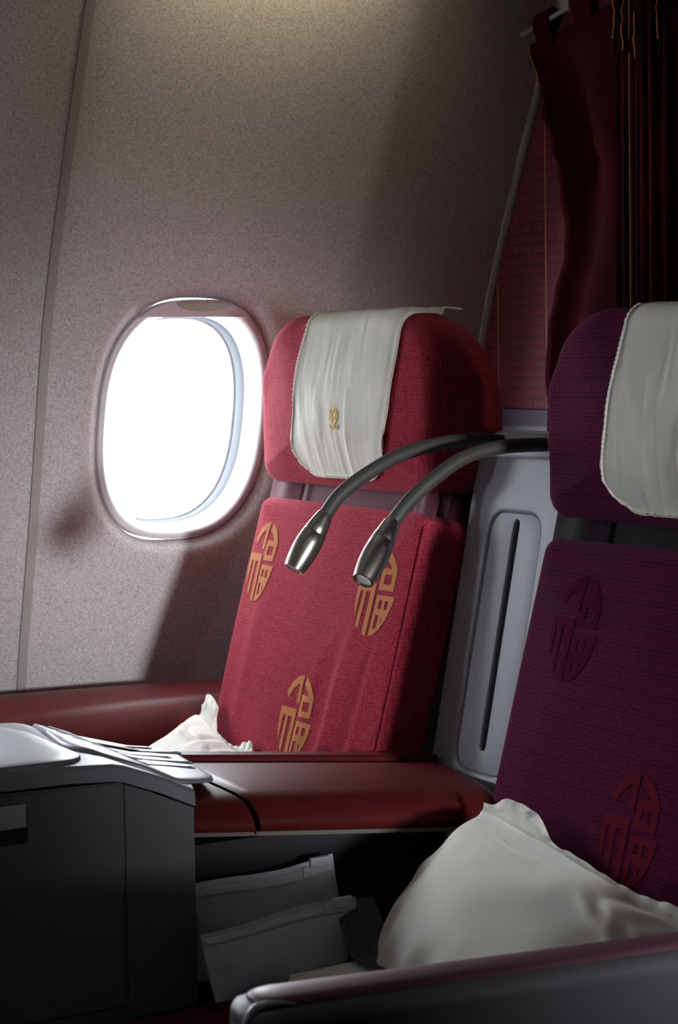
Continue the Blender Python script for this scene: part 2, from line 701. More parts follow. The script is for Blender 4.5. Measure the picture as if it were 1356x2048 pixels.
def build_window(idx, cx, shade_z):
    w = bpy.data.objects.new('window_%d' % idx, None)
    COL.objects.link(w)
    base = (cx, prof(WZ), WZ - WHZ)
    w.location = base
    w['_base'] = base
    w['label'] = 'oval cabin window with its shade raised nearly all the way' if idx == 1 else 'oval cabin window further forward'
    struct(w)
    prof_b = [(-.0022, .045), (-.0022, .0185), (-.004, .0168), (-.009, .0170), (-.014, .0195), (-.019, .0270), (-.024, .041), (-.028, .060)]
    v, f = loft([[win_pt(cx, t, e, dy) for t in ANG] for e, dy in prof_b])
    mesh_obj('bezel', v, f, M['white_plastic'], w)
    v, f = loft([[win_pt(cx, t, e, dy) for t in ANG] for e, dy in [(-.028, .060), (-.0295, .062), (-.0300, .092)]])
    mesh_obj('pane_gasket', v, f, M['gasket'], w)
    v, f = loft([[win_pt(cx, t, e, dy) for t in ANG] for e, dy in [(-.0300, .092), (-.0335, .0925), (-.0335, .0945)]])
    mesh_obj('pane_rim', v, f, M['rim_white'], w)
    ring = [win_pt(cx, t, -.025, .095) for t in ANG]
    ring2 = [win_pt(cx, t, -.025, .098) for t in ANG]
    v, f = loft([ring, ring2], True, True, True)
    mesh_obj('pane', v, f, M['glass'], w, smooth=False)
    # the shade hangs in its slot just behind the bezel rim
    top = [win_pt(cx, t, -.016, .0) for t in ANG]
    n = 40
    fr, bk = [], []

    def half(z):
        q = max(0.0, 1 - (abs(z - WZ) / (WHZ - .003)) ** WN)
        return (WHX - .003) * q ** (1 / WN)
    rows = 10
    ztop = WZ + WHZ - .0035
    V, Fc = [], []
    for side in (0, 1):
        for j in range(rows + 1):
            z = shade_z + (ztop - shade_z) * j / rows
            h = half(z)
            for i in range(n + 1):
                x = cx - h + 2 * h * i / n
                V.append(Vector((x, prof(z) + .0135 + .003 * side - (.0015 if (j == 0 and not side) else 0), z)))
    st = (rows + 1) * (n + 1)
    for j in range(rows):
        for i in range(n):
            k = j * (n + 1) + i
            Fc.append((k, k + 1, k + n + 2, k + n + 1))
            Fc.append((st + k, st + k + n + 1, st + k + n + 2, st + k + 1))
    for i in range(n):
        Fc.append((i, st + i, st + i + 1, i + 1))
    sh = mesh_obj('shade', V, Fc, M['shade'], w)
    hz = WZ + WHZ - .006
    rings = []
    for sc, dy in ((1.0, .0138), (1.0, .0105), (.93, .0100), (.88, .0122), (.02, .0122)):
        rg = []
        for k in range(40):
            t = 2 * math.pi * k / 40
            s = math.sin(t)
            zz = hz - .003 + (.0055 if s > 0 else .0135) * s * sc
            rg.append(Vector((cx + .012 + .050 * math.cos(t) * sc, prof(zz) + dy, zz)))
        rings.append(rg)
    v, f = loft(rings, True, False, True)
    h = mesh_obj('shade_handle', v, f, M['shade_handle'], sh)
    v, f = lathe((cx - .018, prof(WZ - WHZ) + .0175, WZ - WHZ + .0062), (cx - .018, prof(WZ - WHZ) + .0155, WZ - WHZ + .0062), [(0, .0016), (1, .0016)], 10)
    mesh_obj('drain_plug', v, f, M['black'], w)
    return w


build_window(1, WIN_X[0], 1.277)
build_window(2, WIN_X[1], 1.277)
build_window(3, WIN_X[2], 1.277)

struct(box('floor', (-2.2, -2.4, -.03), (4.6, 3.2, 0), M['carpet']))
struct(box('ceiling', (-2.2, -2.4, 2.25), (4.6, 2.5, 2.29), M['far_cabin']))
struct(box('wall_right', (-2.2, -2.45, 0), (4.6, -2.41, 2.27), M['far_cabin']))
struct(box('wall_front', (-2.24, -2.45, 0), (-2.2, 3.2, 2.3), M['dark_trim']))
struct(box('wall_bounce', (-.24, 1.36, 0), (-.20, 3.2, 2.3), M['bounce_panel']))  # unseen pale wall added to bounce window light back onto the seats
struct(box('wall_aft', (4.6, -2.45, 0), (4.64, 3.2, 2.3), M['dark_trim']))

# class divider behind the seats: patterned laminate above a ledge, plain below
def bulkhead():
    root = bpy.data.objects.new('wall_back', None)
    COL.objects.link(root)
    root.location = (AFT, 2.2, 0)
    root['label'] = 'class divider with a dark red key pattern behind the seats'
    struct(root)
    Y0 = 1.2

    def sheet(name, z0, z1, x0, x1, mat, y_in=Y0, gap=.0):
        nz = 40
        V, Fc = [], []
        for x in (x0, x1):
            for j in range(nz + 1):
                z = z0 + (z1 - z0) * j / nz
                V.append(Vector((x, y_in, z)))
                V.append(Vector((x, prof(z) - gap, z)))
        s = 2 * (nz + 1)
        for j in range(nz):
            k = 2 * j
            Fc.append((k, k + 1, k + 3, k + 2))
            Fc.append((s + k, s + k + 2, s + k + 3, s + k + 1))
            Fc.append((k, k + 2, s + k + 2, s + k))
            Fc.append((k + 1, s + k + 1, s + k + 3, k + 3))
        Fc.append((0, s, s + 1, 1))
        Fc.append((2 * nz, 2 * nz + 1, s + 2 * nz + 1, s + 2 * nz))
        o = mesh_obj(name, V, Fc, mat, smooth=False)
        o.parent = root
        o.matrix_parent_inverse = Matrix.Translation(root.location).inverted()
        return o
    sheet('pattern_panel', 1.113, 2.26, AFT, AFT + .03, M['bulkhead'], gap=.0)
    sheet('lower_panel', 0, 1.084, AFT - .002, AFT + .03, M['shell_grey'], gap=.004)
    sheet('ledge', 1.084, 1.112, AFT - .014, AFT + .03, M['dark_trim'], gap=.004)
    # slim edge strip where the divider meets the sidewall
    rings = []
    for k in range(80):
        z = 1.0 + 1.25 * k / 79
        y = prof(z)
        rings.append([Vector((AFT - .011, y + .002, z)), Vector((AFT - .009, y - .006, z)), Vector((AFT + .002, y - .011, z)), Vector((AFT + .004, y + .002, z))])
    v, f = loft(rings)
    o = mesh_obj('edge_strip', v, f, M['edge_trim'])
    o.parent = root
    o.matrix_parent_inverse = Matrix.Translation(root.location).inverted()


bulkhead()
# unseen post added to cast a soft dark band on the sidewall
def post():
    V, Fc = lathe((1.656, .5, 0), (1.656, .5, 2.25), [(0, .030), (.3, .018), (1, .018)], 16)
    struct(mesh_obj('shadow_post', V, Fc, M['edge_trim']))


post()

# overhead stowage above the window seats: the lower lip just shows at the top of the view
def overhead():
    sec = [(2.57, 1.80), (2.565, 1.775), (2.55, 1.768), (2.30, 1.80), (1.95, 1.86), (1.86, 1.95), (1.85, 2.24), (2.4, 2.24), (2.50, 1.95)]
    rings = [[Vector((x, y, z)) for y, z in sec] for x in (-2.2, 0, 1, 1.99)]
    v, f = loft(rings, True, True, True)
    return struct(auto_smooth(mesh_obj('trim_3', v, f, M['bin']), 50))


overhead()

# ------------------------------------------------------------------ seats
LAT, SEATW = Vector((0, 1, 0)), .50
BUP = Vector((.262, 0, .965))
BN = Vector((-.965, 0, .262))
DY2 = -.78                                    # the second seat stands one seat pitch inboard


def emblem_cells(n=72):
    def inside(x, y):
        r = math.hypot(x, y)
        if r > 1:
            return False
        a = math.degrees(math.atan2(y, x))
        if r > .80 and 93 <= a <= 148:
            return True
        if -.17 < x < .02 and .32 < y:
            return True
        if r > .80 and 28 <= a <= 78:
            return True
        if y < .20 and x < -.02:
            if y > .0:
                return True
            if x < -.80 or -.64 < x < -.46 or -.24 < x < -.02:
                return True
            return False
        if .10 < x < .86 and .06 < y < .56:
            return not (.30 < x < .68 and .20 < y < .42)
        if x > .10 and y < -.06:
            for x0, x1, y0, y1 in ((.28, .44, -.36, -.18), (.58, .74, -.36, -.18), (.26, .42, -.80, -.50), (.55, .62, -.66, -.56)):
                if x0 < x < x1 and y0 < y < y1:
                    return False
            return True
        return False
    cells = []
    for j in range(n):
        for i in range(n):
            x = -1 + 2 * (i + .5) / n
            y = -1 + 2 * (j + .5) / n
            if inside(x, y):
                cells.append((i, j))
    return cells, n


CELLS, CN = emblem_cells()


def stamp(parent, tree, cy, cz, rad, mat, tilt=0.0):
    """print the round character on the front of a backrest by casting it onto the cloth"""
    idx, V, Fc = {}, [], []

    def vert(i, j):
        if (i, j) not in idx:
            a, b = -1 + 2 * i / CN, -1 + 2 * j / CN
            y = cy - a * rad * .74
            z = cz + b * rad * .98
            hit = tree.ray_cast(Vector((.5, y, z)), Vector((1, 0, 0)))
            p = hit[0] if hit[0] is not None else Vector((1.45, y, z))
            idx[(i, j)] = len(V)
            V.append(p + Vector((-.0007, 0, .0002)))
        return idx[(i, j)]
    for i, j in CELLS:
        Fc.append((vert(i, j), vert(i + 1, j), vert(i + 1, j + 1), vert(i, j + 1)))
    o = mesh_obj('emblem', V, Fc, mat, parent, recalc=False)
    o['label'] = 'round printed character'
    return o


def build_seat(dy, dz, mat, print_mat, label, emblems, folds, name='passenger_seat'):
    cy = 2.60 + dy
    base = (1.30, cy, 0)
    t = thing(name, label, 'seat', base, 'passenger seats')
    # backrest
    org = Vector((1.467, cy, .990 + dz))
    L = .64
    out = rrect(-.25, .25, -L, 0, (.022, .022, .02, .02), 6, 22)

    def warp(a, b, h):
        if h > -.03:
            k = folds
            # soft pulls in the cloth running up from the lower corner
            d = 0
            for a0, s, amp, b0, lean in ((-.13, .014, .006, -.14, .10), (-.20, .010, .005, -.12, .12), (-.06, .012, .003, -.2, .10), (.16, .02, .002, -.1, .0)):
                q = (a - (a0 - lean * (b + .3))) / s
                d += amp * math.exp(-q * q) * max(0, min(1, (b0 - b) / .12))
            d += .0022 * noise.noise(Vector((a * 9, b * 7, 2.0 + dy)))
            h += d * k * max(0, min(1, (h + .03) / .03))
        return a, b, h
    v, f = cushion(out, org, LAT, BUP, BN, .085, .018, .012, 30, .012, warp)
    back = mesh_obj('backrest', v, f, mat, t)
    tree = bvh_of(v, f)
    for (ey, ez, er) in emblems:
        stamp(back, tree, ey, ez, er, M['faint_print'] if dy and ez > .8 else print_mat)
    # piping down the inboard front edge of the cushion
    pts = [org + LAT * (-.2485) + BUP * b + BN * (-.006) for b in [-.02 - .6 * k / 30 for k in range(31)]]
    v, f = tube(pts, .0022, 8)
    mesh_obj('piping', v, f, mat, back)
    # leather flap between headrest and backrest: three tabs
    for y0, y1, z1, x in ((.15, .245, 1.035, 1.487), (-.19, .143, 1.03, 1.497), (-.246, -.197, 1.03, 1.485)):
        def fl(u, w, y0=y0, y1=y1, z1=z1, x=x):
            z = .955 + dz + (z1 - .955) * w
            return Vector((x + .262 * (z - 1) - .004 * math.sin(math.pi * u) - .002 * math.sin(u * 9 + y0 * 30) * w, cy + y0 + (y1 - y0) * u, z))
        v, f = slab_grid(fl, (-1, 0, 0), .006, 14, 8)
        o = auto_smooth(mesh_obj('neck_flap', v, f, M['flap_dark'] if dy else M['mauve_leather'], t))
        o['label'] = 'dark flap under the headrest' if dy else 'mauve leather flap under the headrest'
    v, f = cushion(rrect(-.23, .23, -.06, .06, (.01,) * 4, 3, 3), (1.520, cy, .99 + dz), LAT, (0.26, 0, .965), (-1, 0, 0), .05, .004, .0, 4)
    mesh_obj('neck_bar', v, f, M['flap_dark'] if dy else M['mauve_leather'], t)
    # headrest: rounded shoulders, D-shaped ends
    zb, zt = 1.010 + dz, 1.272 + dz
    hout = rrect(-.258, .255, 0, zt - zb, (.115, .115, .035, .035), 14, 14)
    horg = Vector((1.468, cy, zb))

    def hwarp(a, b, h):
        H = zt - zb
        s = -h
        q = max(0, min(1, (s - .045) / .10))
        top = H - .105 * (1 - math.sqrt(max(0, 1 - q * q * .97)))
        b2 = b * (top / H)
        q2 = max(0, min(1, (s - .07) / .075))
        b2 = max(b2, .03 * q2 * (1 - b / H)) if b < .06 else b2
        # creases at the gathered corners and over the ends
        d = .0025 * noise.noise(Vector((a * 12, b * 12, s * 14 + dy)))
        e = max(0, (abs(a) - .19) / .065)
        d += .004 * e * math.sin((a * 40 + b * 70 + s * 90)) * max(0, min(1, (b - .11) / .08))
        lean = .05 * max(0, b - .16)
        return a * (1 + d), b2, h + d - lean
    v, f = cushion(hout, horg, LAT, (0, 0, 1), (-1, 0, 0), .138, .028, .016, 20, .03, hwarp)
    mesh_obj('headrest', v, f, mat, t)
    htree = bvh_of(v, f)
    # seam welt around the inboard end of the headrest
    wp = []
    for k in range(40):
        b = .015 + (.245) * k / 39
        z = zb + b
        hit = htree.ray_cast(Vector((1.496, cy - .6, z)), Vector((0, 1, 0)))
        if hit[0] is not None:
            wp.append(hit[0] + Vector((0, .0005, 0)))
    if len(wp) > 4:
        v, f = tube(wp, .002, 6)
        mesh_obj('welt', v, f, mat, t)
    # rear shell and seat pan
    v, f = cushion(rrect(-.24, .24, -.62, .06, (.05, .05, .02, .02), 6, 6), org + BN * -.087, LAT, BUP, BN, .05, .01, 0, 3)
    mesh_obj('back_shell', v, f, M['console_dark'], t)

    def cw(a, b, h):
        return a, b, h + .004 * noise.noise(Vector((a * 8, b * 8, dy)))
    v, f = cushion(rrect(-.205, .205, -.30, .26, (.03,) * 4, 5, 12), (1.09, cy, .478), (0, -1, 0), (1, 0, 0), (0, 0, 1), .13, .03, .012, 10, .02, cw)
    mesh_obj('seat_cushion', v, f, mat, t)
    box('seat_base', (.84, cy - .23, .0), (1.52, cy + .23, .345), M['console_dark'], t, .01)
    return t, htree


seat1, head1 = build_seat(0, 0, M['red'], M['gold_print'], 'bright red fabric seat with gold round characters beside the oval window',
                          ((2.787, .888, .0625), (2.425, .874, .0625), (2.562, .680, .0625)), 1.0)
seat2, head2 = build_seat(DY2, -.012, M['plum'], M['dull_print'], 'plum purple fabric seat with a large cream pillow leaning on it',
                          ((1.771, .668, .066), (1.955, .872, .064)), .3)

# armrest along the window, part of the window seat
def window_arm():
    #          X    outer edge     ridge          inner top       inner mid       inner low
    secs = [(.40, (3.10, .640), (3.06, .672), (2.985, .664), (2.945, .640), (2.90, .585), (2.88, .45)),
            (.80, (3.10, .640), (3.06, .672), (2.985, .664), (2.945, .640), (2.90, .585), (2.88, .45)),
            (1.10, (3.10, .640), (3.06, .670), (2.985, .660), (2.945, .636), (2.90, .575), (2.88, .45)),
            (1.30, (3.09, .640), (3.05, .667), (2.975, .662), (2.935, .645), (2.885, .585), (2.862, .45)),
            (1.48, (3.07, .640), (3.03, .662), (2.965, .661), (2.925, .650), (2.880, .60), (2.857, .45))]
    rings = []
    for k in range(41):
        x = .40 + 1.08 * k / 40
        for i in range(len(secs) - 1):
            if secs[i][0] <= x <= secs[i + 1][0] + 1e-6:
                t = (x - secs[i][0]) / (secs[i + 1][0] - secs[i][0])
                pts = [Vector((x, a[0] + (b[0] - a[0]) * t, a[1] + (b[1] - a[1]) * t)) for a, b in zip(secs[i][1:], secs[i + 1][1:])]
                break
        sm = catmull([Vector((x, 3.10, .45))] + pts, 26)
        rings.append(sm)
    v, f = loft(rings, True, True, True)
    o = auto_smooth(mesh_obj('armrest', v, f, M['wine_leather'], seat1), 60)
    o['label'] = 'wine red leather armrest under the window'
    # stitched seam low on its inner face
    pts = [Vector((.95 + .5 * k / 30, 2.893 - .03 * (k / 30) ** 2, .560 + .022 * (k / 30) ** 2)) for k in range(31)]


window_arm()

# aisle-side armrest: grey shell with a plum leather cap
def aisle_arm():
    def ztop(x):
        return .689 - .050 * (x - .73)
    rings = []
    xs = [.702 + .012 * (k / 10) ** 2 if k < 10 else .714 + .9 * (k - 10) / 40 for k in range(51)]
    # grey shell, rounded front end, shallow lip below the cap
    prof2 = [(1.412, -.006), (1.402, -.007), (1.396, -.011), (1.3935, -.018), (1.3945, -.026), (1.398, -.031), (1.398, -.25), (1.398, -.6), (1.452, -.6), (1.452, -.02), (1.450, -.009), (1.445, -.006)]
    for x in xs:
        d = x - .702
        e = 1 - math.sqrt(max(0, 1 - (1 - min(1, d / .022)) ** 2))
        rings.append([Vector((x, y + (1.423 - y) * e * .75, ztop(x) + z - (e * .014 if z > -.1 else 0))) for y, z in prof2])
    v, f = loft(rings, True, True, True)
    o = auto_smooth(mesh_obj('aisle_shell', v, f, M['arm_grey'], seat2), 40)
    o['label'] = 'grey shell of the aisle armrest'
    # silver bead around the rounded front end
    pts = catmull([(.7035, 1.416, .50), (.7035, 1.412, .64), (.7045, 1.410, .668), (.711, 1.406, .682), (.723, 1.402, .6855), (.745, 1.4, .682)], 40)
    v, f = tube(pts, [.0045 * (1 - .75 * max(0, (i - 24) / 16)) for i in range(41)], 10)
    mesh_obj('end_bead', v, f, M['arm_silver'], o)
    rings = []
    for k in range(61):
        x = .716 + .88 * (k / 60) ** 1.5
        d = min(1, (x - .716) / .03)
        g = math.sqrt(max(0, 1 - (1 - d) ** 2))
        zt = ztop(x)
        wd = .0245 - .006 * min(1, (x - .716) / .45)
        c = 1.4235
        rings.append([Vector((x, c + a * wd * (.35 + .65 * g), zt - .008 + h * (.35 + .65 * g))) for a, h in
                      ((-.9, -.002), (-1.0, .002), (-.93, .0055), (-.6, .0075), (0, .0085), (.6, .0078), (.93, .0055), (1.0, .002), (.9, -.002))])
    v, f = loft(rings, True, True, True)
    o = auto_smooth(mesh_obj('armrest_cap', v, f, M['plum_leather'], seat2), 60)
    o['label'] = 'plum leather cap of the aisle armrest'


aisle_arm()

# ------------------------------------------------------------------ headrest cloths
def cloth_on(head, tree, cyb, cyt, wid, zb, zc, dy, label, logo):
    """linen strip laid over the headrest, front hem rounded, falling behind at the back"""
    ctr = Vector((1.54, 0, zc))
    nu, nv = 72, 80
    base = (1.47, 2.58 + dy, zb)
    t = thing('headrest_cloth', label, 'headrest cover', base, 'headrest cloths')

    def surf(u, w, off):
        # u across, w along the drape: 0 = front hem, 1 = back edge
        cyy = cyb + (cyt - cyb) * min(1, w / .62)
        au = (u - .5) * 2
        y = cyy - au * wid / 2
        wl = w
        if w < .32:                                  # rounded lower corners
            corner = max(0, min(1, (abs(au) - .50) / .50))
            wl = w + (.32 - w) / .32 * .15 * (1 - math.sqrt(max(0, 1 - corner ** 2.4)))
        # drape angle runs from the lower front, up over the crown, to the back
        ang2 = math.radians(236 - 163 * wl)
        d = Vector((math.cos(ang2), 0, math.sin(ang2)))
        hit = tree.ray_cast(Vector((ctr.x, y, ctr.z)) + d * .6, -d)
        p = hit[0] if hit[0] is not None else Vector((ctr.x, y, ctr.z)) + d * .09
        if ang2 < math.radians(88):
            q_ = (math.radians(88) - ang2)
            p.z = max(p.z, zc + .1365 - .010 * q_)
        wr = .0016 * noise.noise(Vector((au * 5 + w * 2, w * 3.2, 3 + dy))) + .0010 * noise.noise(Vector((au * 17 + w * 5, w * 5, 9)))
        cr = .0028 * math.exp(-((au - .26 + .16 * (w - .1)) / .035) ** 2) * max(0, min(1, (.46 - w) / .12))
        edge = .0006 * (1 if abs(au) > .95 else 0)
        return p + d * (off + .0026 + wr + cr + edge)
    vs, fs = grid(lambda a, b: surf(a, b, .0016), nu, nv)
    n = len(vs)
    vb, _ = grid(lambda a, b: surf(a, b, .0), nu, nv)
    rim = [i for i in range(nu)] + [j * nu + nu - 1 for j in range(1, nv)] + [(nv - 1) * nu + i for i in range(nu - 2, -1, -1)] + [j * nu for j in range(nv - 2, 0, -1)]
    side = [(rim[k], rim[(k + 1) % len(rim)], n + rim[(k + 1) % len(rim)], n + rim[k]) for k in range(len(rim))]
    body = mesh_obj('cloth', list(vs) + list(vb), fs + [tuple(n + i for i in reversed(q)) for q in fs] + side, M['linen'], t)
    auto_smooth(body, 60)
    # rolled hem
    m = 150
    path = [surf(.012, .78 - .78 * k / m, .0022) for k in range(m)] + [surf(.012 + .976 * k / 60, .008, .0022) for k in range(60)] + [surf(.988, .78 * k / m, .0022) for k in range(m)]
    clean = [path[0]]
    for p in path[1:]:
        if (p - clean[-1]).length > .0015:
            clean.append(p)
    rad = [.0017 + .0007 * math.sin(i * 2.1) for i in range(len(clean))]
    v, f = tube(clean, rad, 6)
    mesh_obj('rolled_hem', v, f, M['linen'], t)
    if logo:
        ly, lz = logo

        btree = bvh_of(list(vs), fs)

        def on(a, b):
            hit = btree.ray_cast(Vector((1.0, ly - a, lz + b)), Vector((1, 0, 0)))
            return hit[0] + Vector((-.0013, 0, 0))
        S = .0135
        strokes = [
            [(0, 1.05), (-.45, .92), (-.72, .5), (-.62, .0), (-.2, -.42), (.15, -.75), (.5, -.95), (.72, -.82), (.7, -.55)],
            [(0, 1.05), (.45, .92), (.72, .5), (.62, .0), (.2, -.42), (-.15, -.75), (-.5, -.95), (-.72, -.82), (-.7, -.55)],
            [(-.35, .62), (-.42, .35), (-.25, .1), (0, .0), (.25, .1), (.42, .35), (.35, .62)],
            [(0, 1.05), (0, .5)],
        ]
        root = None
        for s in strokes:
            pts = catmull([(a, b, 0) for a, b in s], 24)
            p3 = [on(p.x * S, p.y * S * 1.15) for p in pts]
            v, f = tube(p3, .0008, 6)
            o = mesh_obj('embroidery', v, f, M['gold_silk'], body)
            o['label'] = 'gold embroidered emblem'
    return t


cloth_on(seat1, head1, 2.580, 2.553, .275, 1.03, 1.135, 0, 'cream linen cloth with gold emblem over the red headrest', (2.569, 1.116))
cloth_on(seat2, head2, 2.580 + DY2 - .01, 2.56 + DY2 - .015, .28, 1.02, 1.123, DY2, 'plain cream linen cloth over the plum purple headrest', None)

# ------------------------------------------------------------------ divider panel between the seats
def divider():
    t = thing('seat_divider', 'grey plastic panel with a long slot between the two seats', 'panel', (1.46, 2.21, 0))
    up = Vector((.196, 0, .981))
    nn = Vector((-.981, 0, .196))
    org = Vector((1.5345, 2.225, .972))
    n = 96

    def P(a, b, h):
        return org + LAT * a + up * b + nn * h

    def resample(pts):
        L = [0]
        for i in range(len(pts)):
            L.append(L[-1] + (pts[(i + 1) % len(pts)] - pts[i]).length)
        out = []
        j = 0
        for k in range(n):
            s = L[-1] * k / n
            while L[j + 1] < s:
                j += 1
            q = (s - L[j]) / max(1e-9, L[j + 1] - L[j])
            out.append(pts[j].lerp(pts[(j + 1) % len(pts)], q))
        return out

    outer = rrect(-.155, .128, -.362, .135, (.055, .095, .01, .01), 10, 12)
    # align starting points by angle so the bands do not twist
    def by_angle(pts, c):
        pts = resample(pts)
        i0 = min(range(n), key=lambda i: abs(math.atan2(pts[i].y - c.y, pts[i].x - c.x) - math.pi / 2))
        return pts[i0:] + pts[:i0]
    ins = rrect(-.056, .067, -.335, .022, (.030, .030, .03, .03), 10, 12)
    slot = rrect(.0, .0125, -.305, .012, (.006, .006, .006, .006), 8, 14)
    cin = Vector((.005, -.15))
    oa, ia, sa = by_angle(outer, Vector((0, -.2))), by_angle(ins, cin), by_angle(slot, cin)

    def ring(pts, h):
        return [P(p.x, p.y, h) for p in pts]
    # body: side walls, rounded edge, face up to the inset lip
    rings = [ring(oa, -.11), ring(oa, -.012)]
    for k in range(1, 6):
        q = math.pi / 2 * k / 5
        rings.append(ring(inset(oa, .012 * (1 - math.cos(q))), -.012 + .012 * math.sin(q)))
    fr = inset(oa, .012)
    for k in range(1, 5):
        rings.append([P(*(a.lerp(b, k / 5)), 0) for a, b in zip(fr, inset(ia, -.004))])
    rings += [ring(inset(ia, -.004), 0), ring(inset(ia, -.001), -.0012), ring(ia, -.0045), ring(inset(ia, .0012), -.0065)]
    v, f = loft(rings, True, True, False)
    mesh_obj('body', v, f, M['shell_grey'], t)
    rings = [ring(inset(ia, .0012), -.0075), ring(inset(ia, .0022), -.0035), ring(inset(ia, .004), -.0028), ring(inset(sa, -.0025), -.0028), ring(inset(sa, -.0008), -.0036), ring(sa, -.0065)]
    v, f = loft(rings)
    auto_smooth(mesh_obj('inset_panel', v, f, M['shell_grey'], t), 50)
    rings = [ring(sa, -.006), ring(sa, -.014)]
    v, f = loft(rings, True, False, True)
    auto_smooth(mesh_obj('slot', v, f, M['slot_grey'], t))
    q = P(.006, .005, -.013)
    box('slot_latch', q - Vector((.001, .0018, .006)), q + Vector((.001, .0018, .006)), M['black'], t)
    # lamp mounting boss on the shoulder of the panel
    v, f = cushion(rrect(-.10, .085, -.02, .03, (.015, .02, .01, .01), 5, 5), P(0, .125, .012), LAT, (1, 0, 0.0), (0, 0, 1), .03, .006, .003, 5)
    mesh_obj('shoulder_cap', v, f, M['shell_grey'], t)


divider()

# ------------------------------------------------------------------ reading lamps
def lamp(pts, h0, h1, label):
    t = thing('reading_lamp', label, 'lamp', pts[0], 'gooseneck reading lamps')
    path = catmull(pts, 60)
    v, f = tube(path, .0093, 16)
    mesh_obj('gooseneck', v, f, M['rubber'], t)
    h0, h1 = Vector(h0), Vector(h1)
    body = [(-.03, .0098), (0, .0108), (.08, .0120), (.2, .0139), (.33, .0157), (.335, .0155), (.338, .0155), (.343, .0159), (.5, .0172), (.62, .0174), (.75, .0168), (.88, .0155), (.97, .0140), (1.0, .0135), (1.0, .0118), (.98, .0116)]
    v, f = lathe(h0, h1, body, 32)
    hd = auto_smooth(mesh_obj('lamp_head', v, f, M['brushed'], t), 40)
    v, f = lathe(h0, h1, [(.3345, .0159), (.3415, .0159)], 32)
    mesh_obj('joint_line', v, f, M['black'], hd)
    v, f = lathe(h0, h1, [(.965, .0119), (.990, .0119), (.994, .006), (.995, .001)], 24)
    mesh_obj('lens', v, f, M['lens'], hd)
    v, f = lathe(Vector(pts[0]) + Vector((.012, 0, -.001)), Vector(pts[0]) - Vector((.006, 0, 0)), [(0, .011), (.7, .011), (1, .0095)], 18)
    mesh_obj('mount_collar', v, f, M['chrome'], t)
    return t


lamp([(1.562, 2.25, 1.084), (1.493, 2.25, 1.092), (1.429, 2.25, 1.089), (1.367, 2.25, 1.076), (1.313, 2.25, 1.052), (1.275, 2.25, 1.028), (1.250, 2.25, 1.000)],
     (1.2515, 2.25, 1.0025), (1.205, 2.25, .9355), 'gooseneck reading lamp nearer the window, its steel head hanging left')
lamp([(1.565, 2.15, 1.084), (1.529, 2.15, 1.087), (1.458, 2.15, 1.086), (1.403, 2.15, 1.075), (1.358, 2.15, 1.051), (1.32, 2.15, 1.024), (1.290, 2.15, .993)],
     (1.292, 2.15, .996), (1.233, 2.122, .930), 'gooseneck reading lamp nearer the plum seat, its lens end showing')

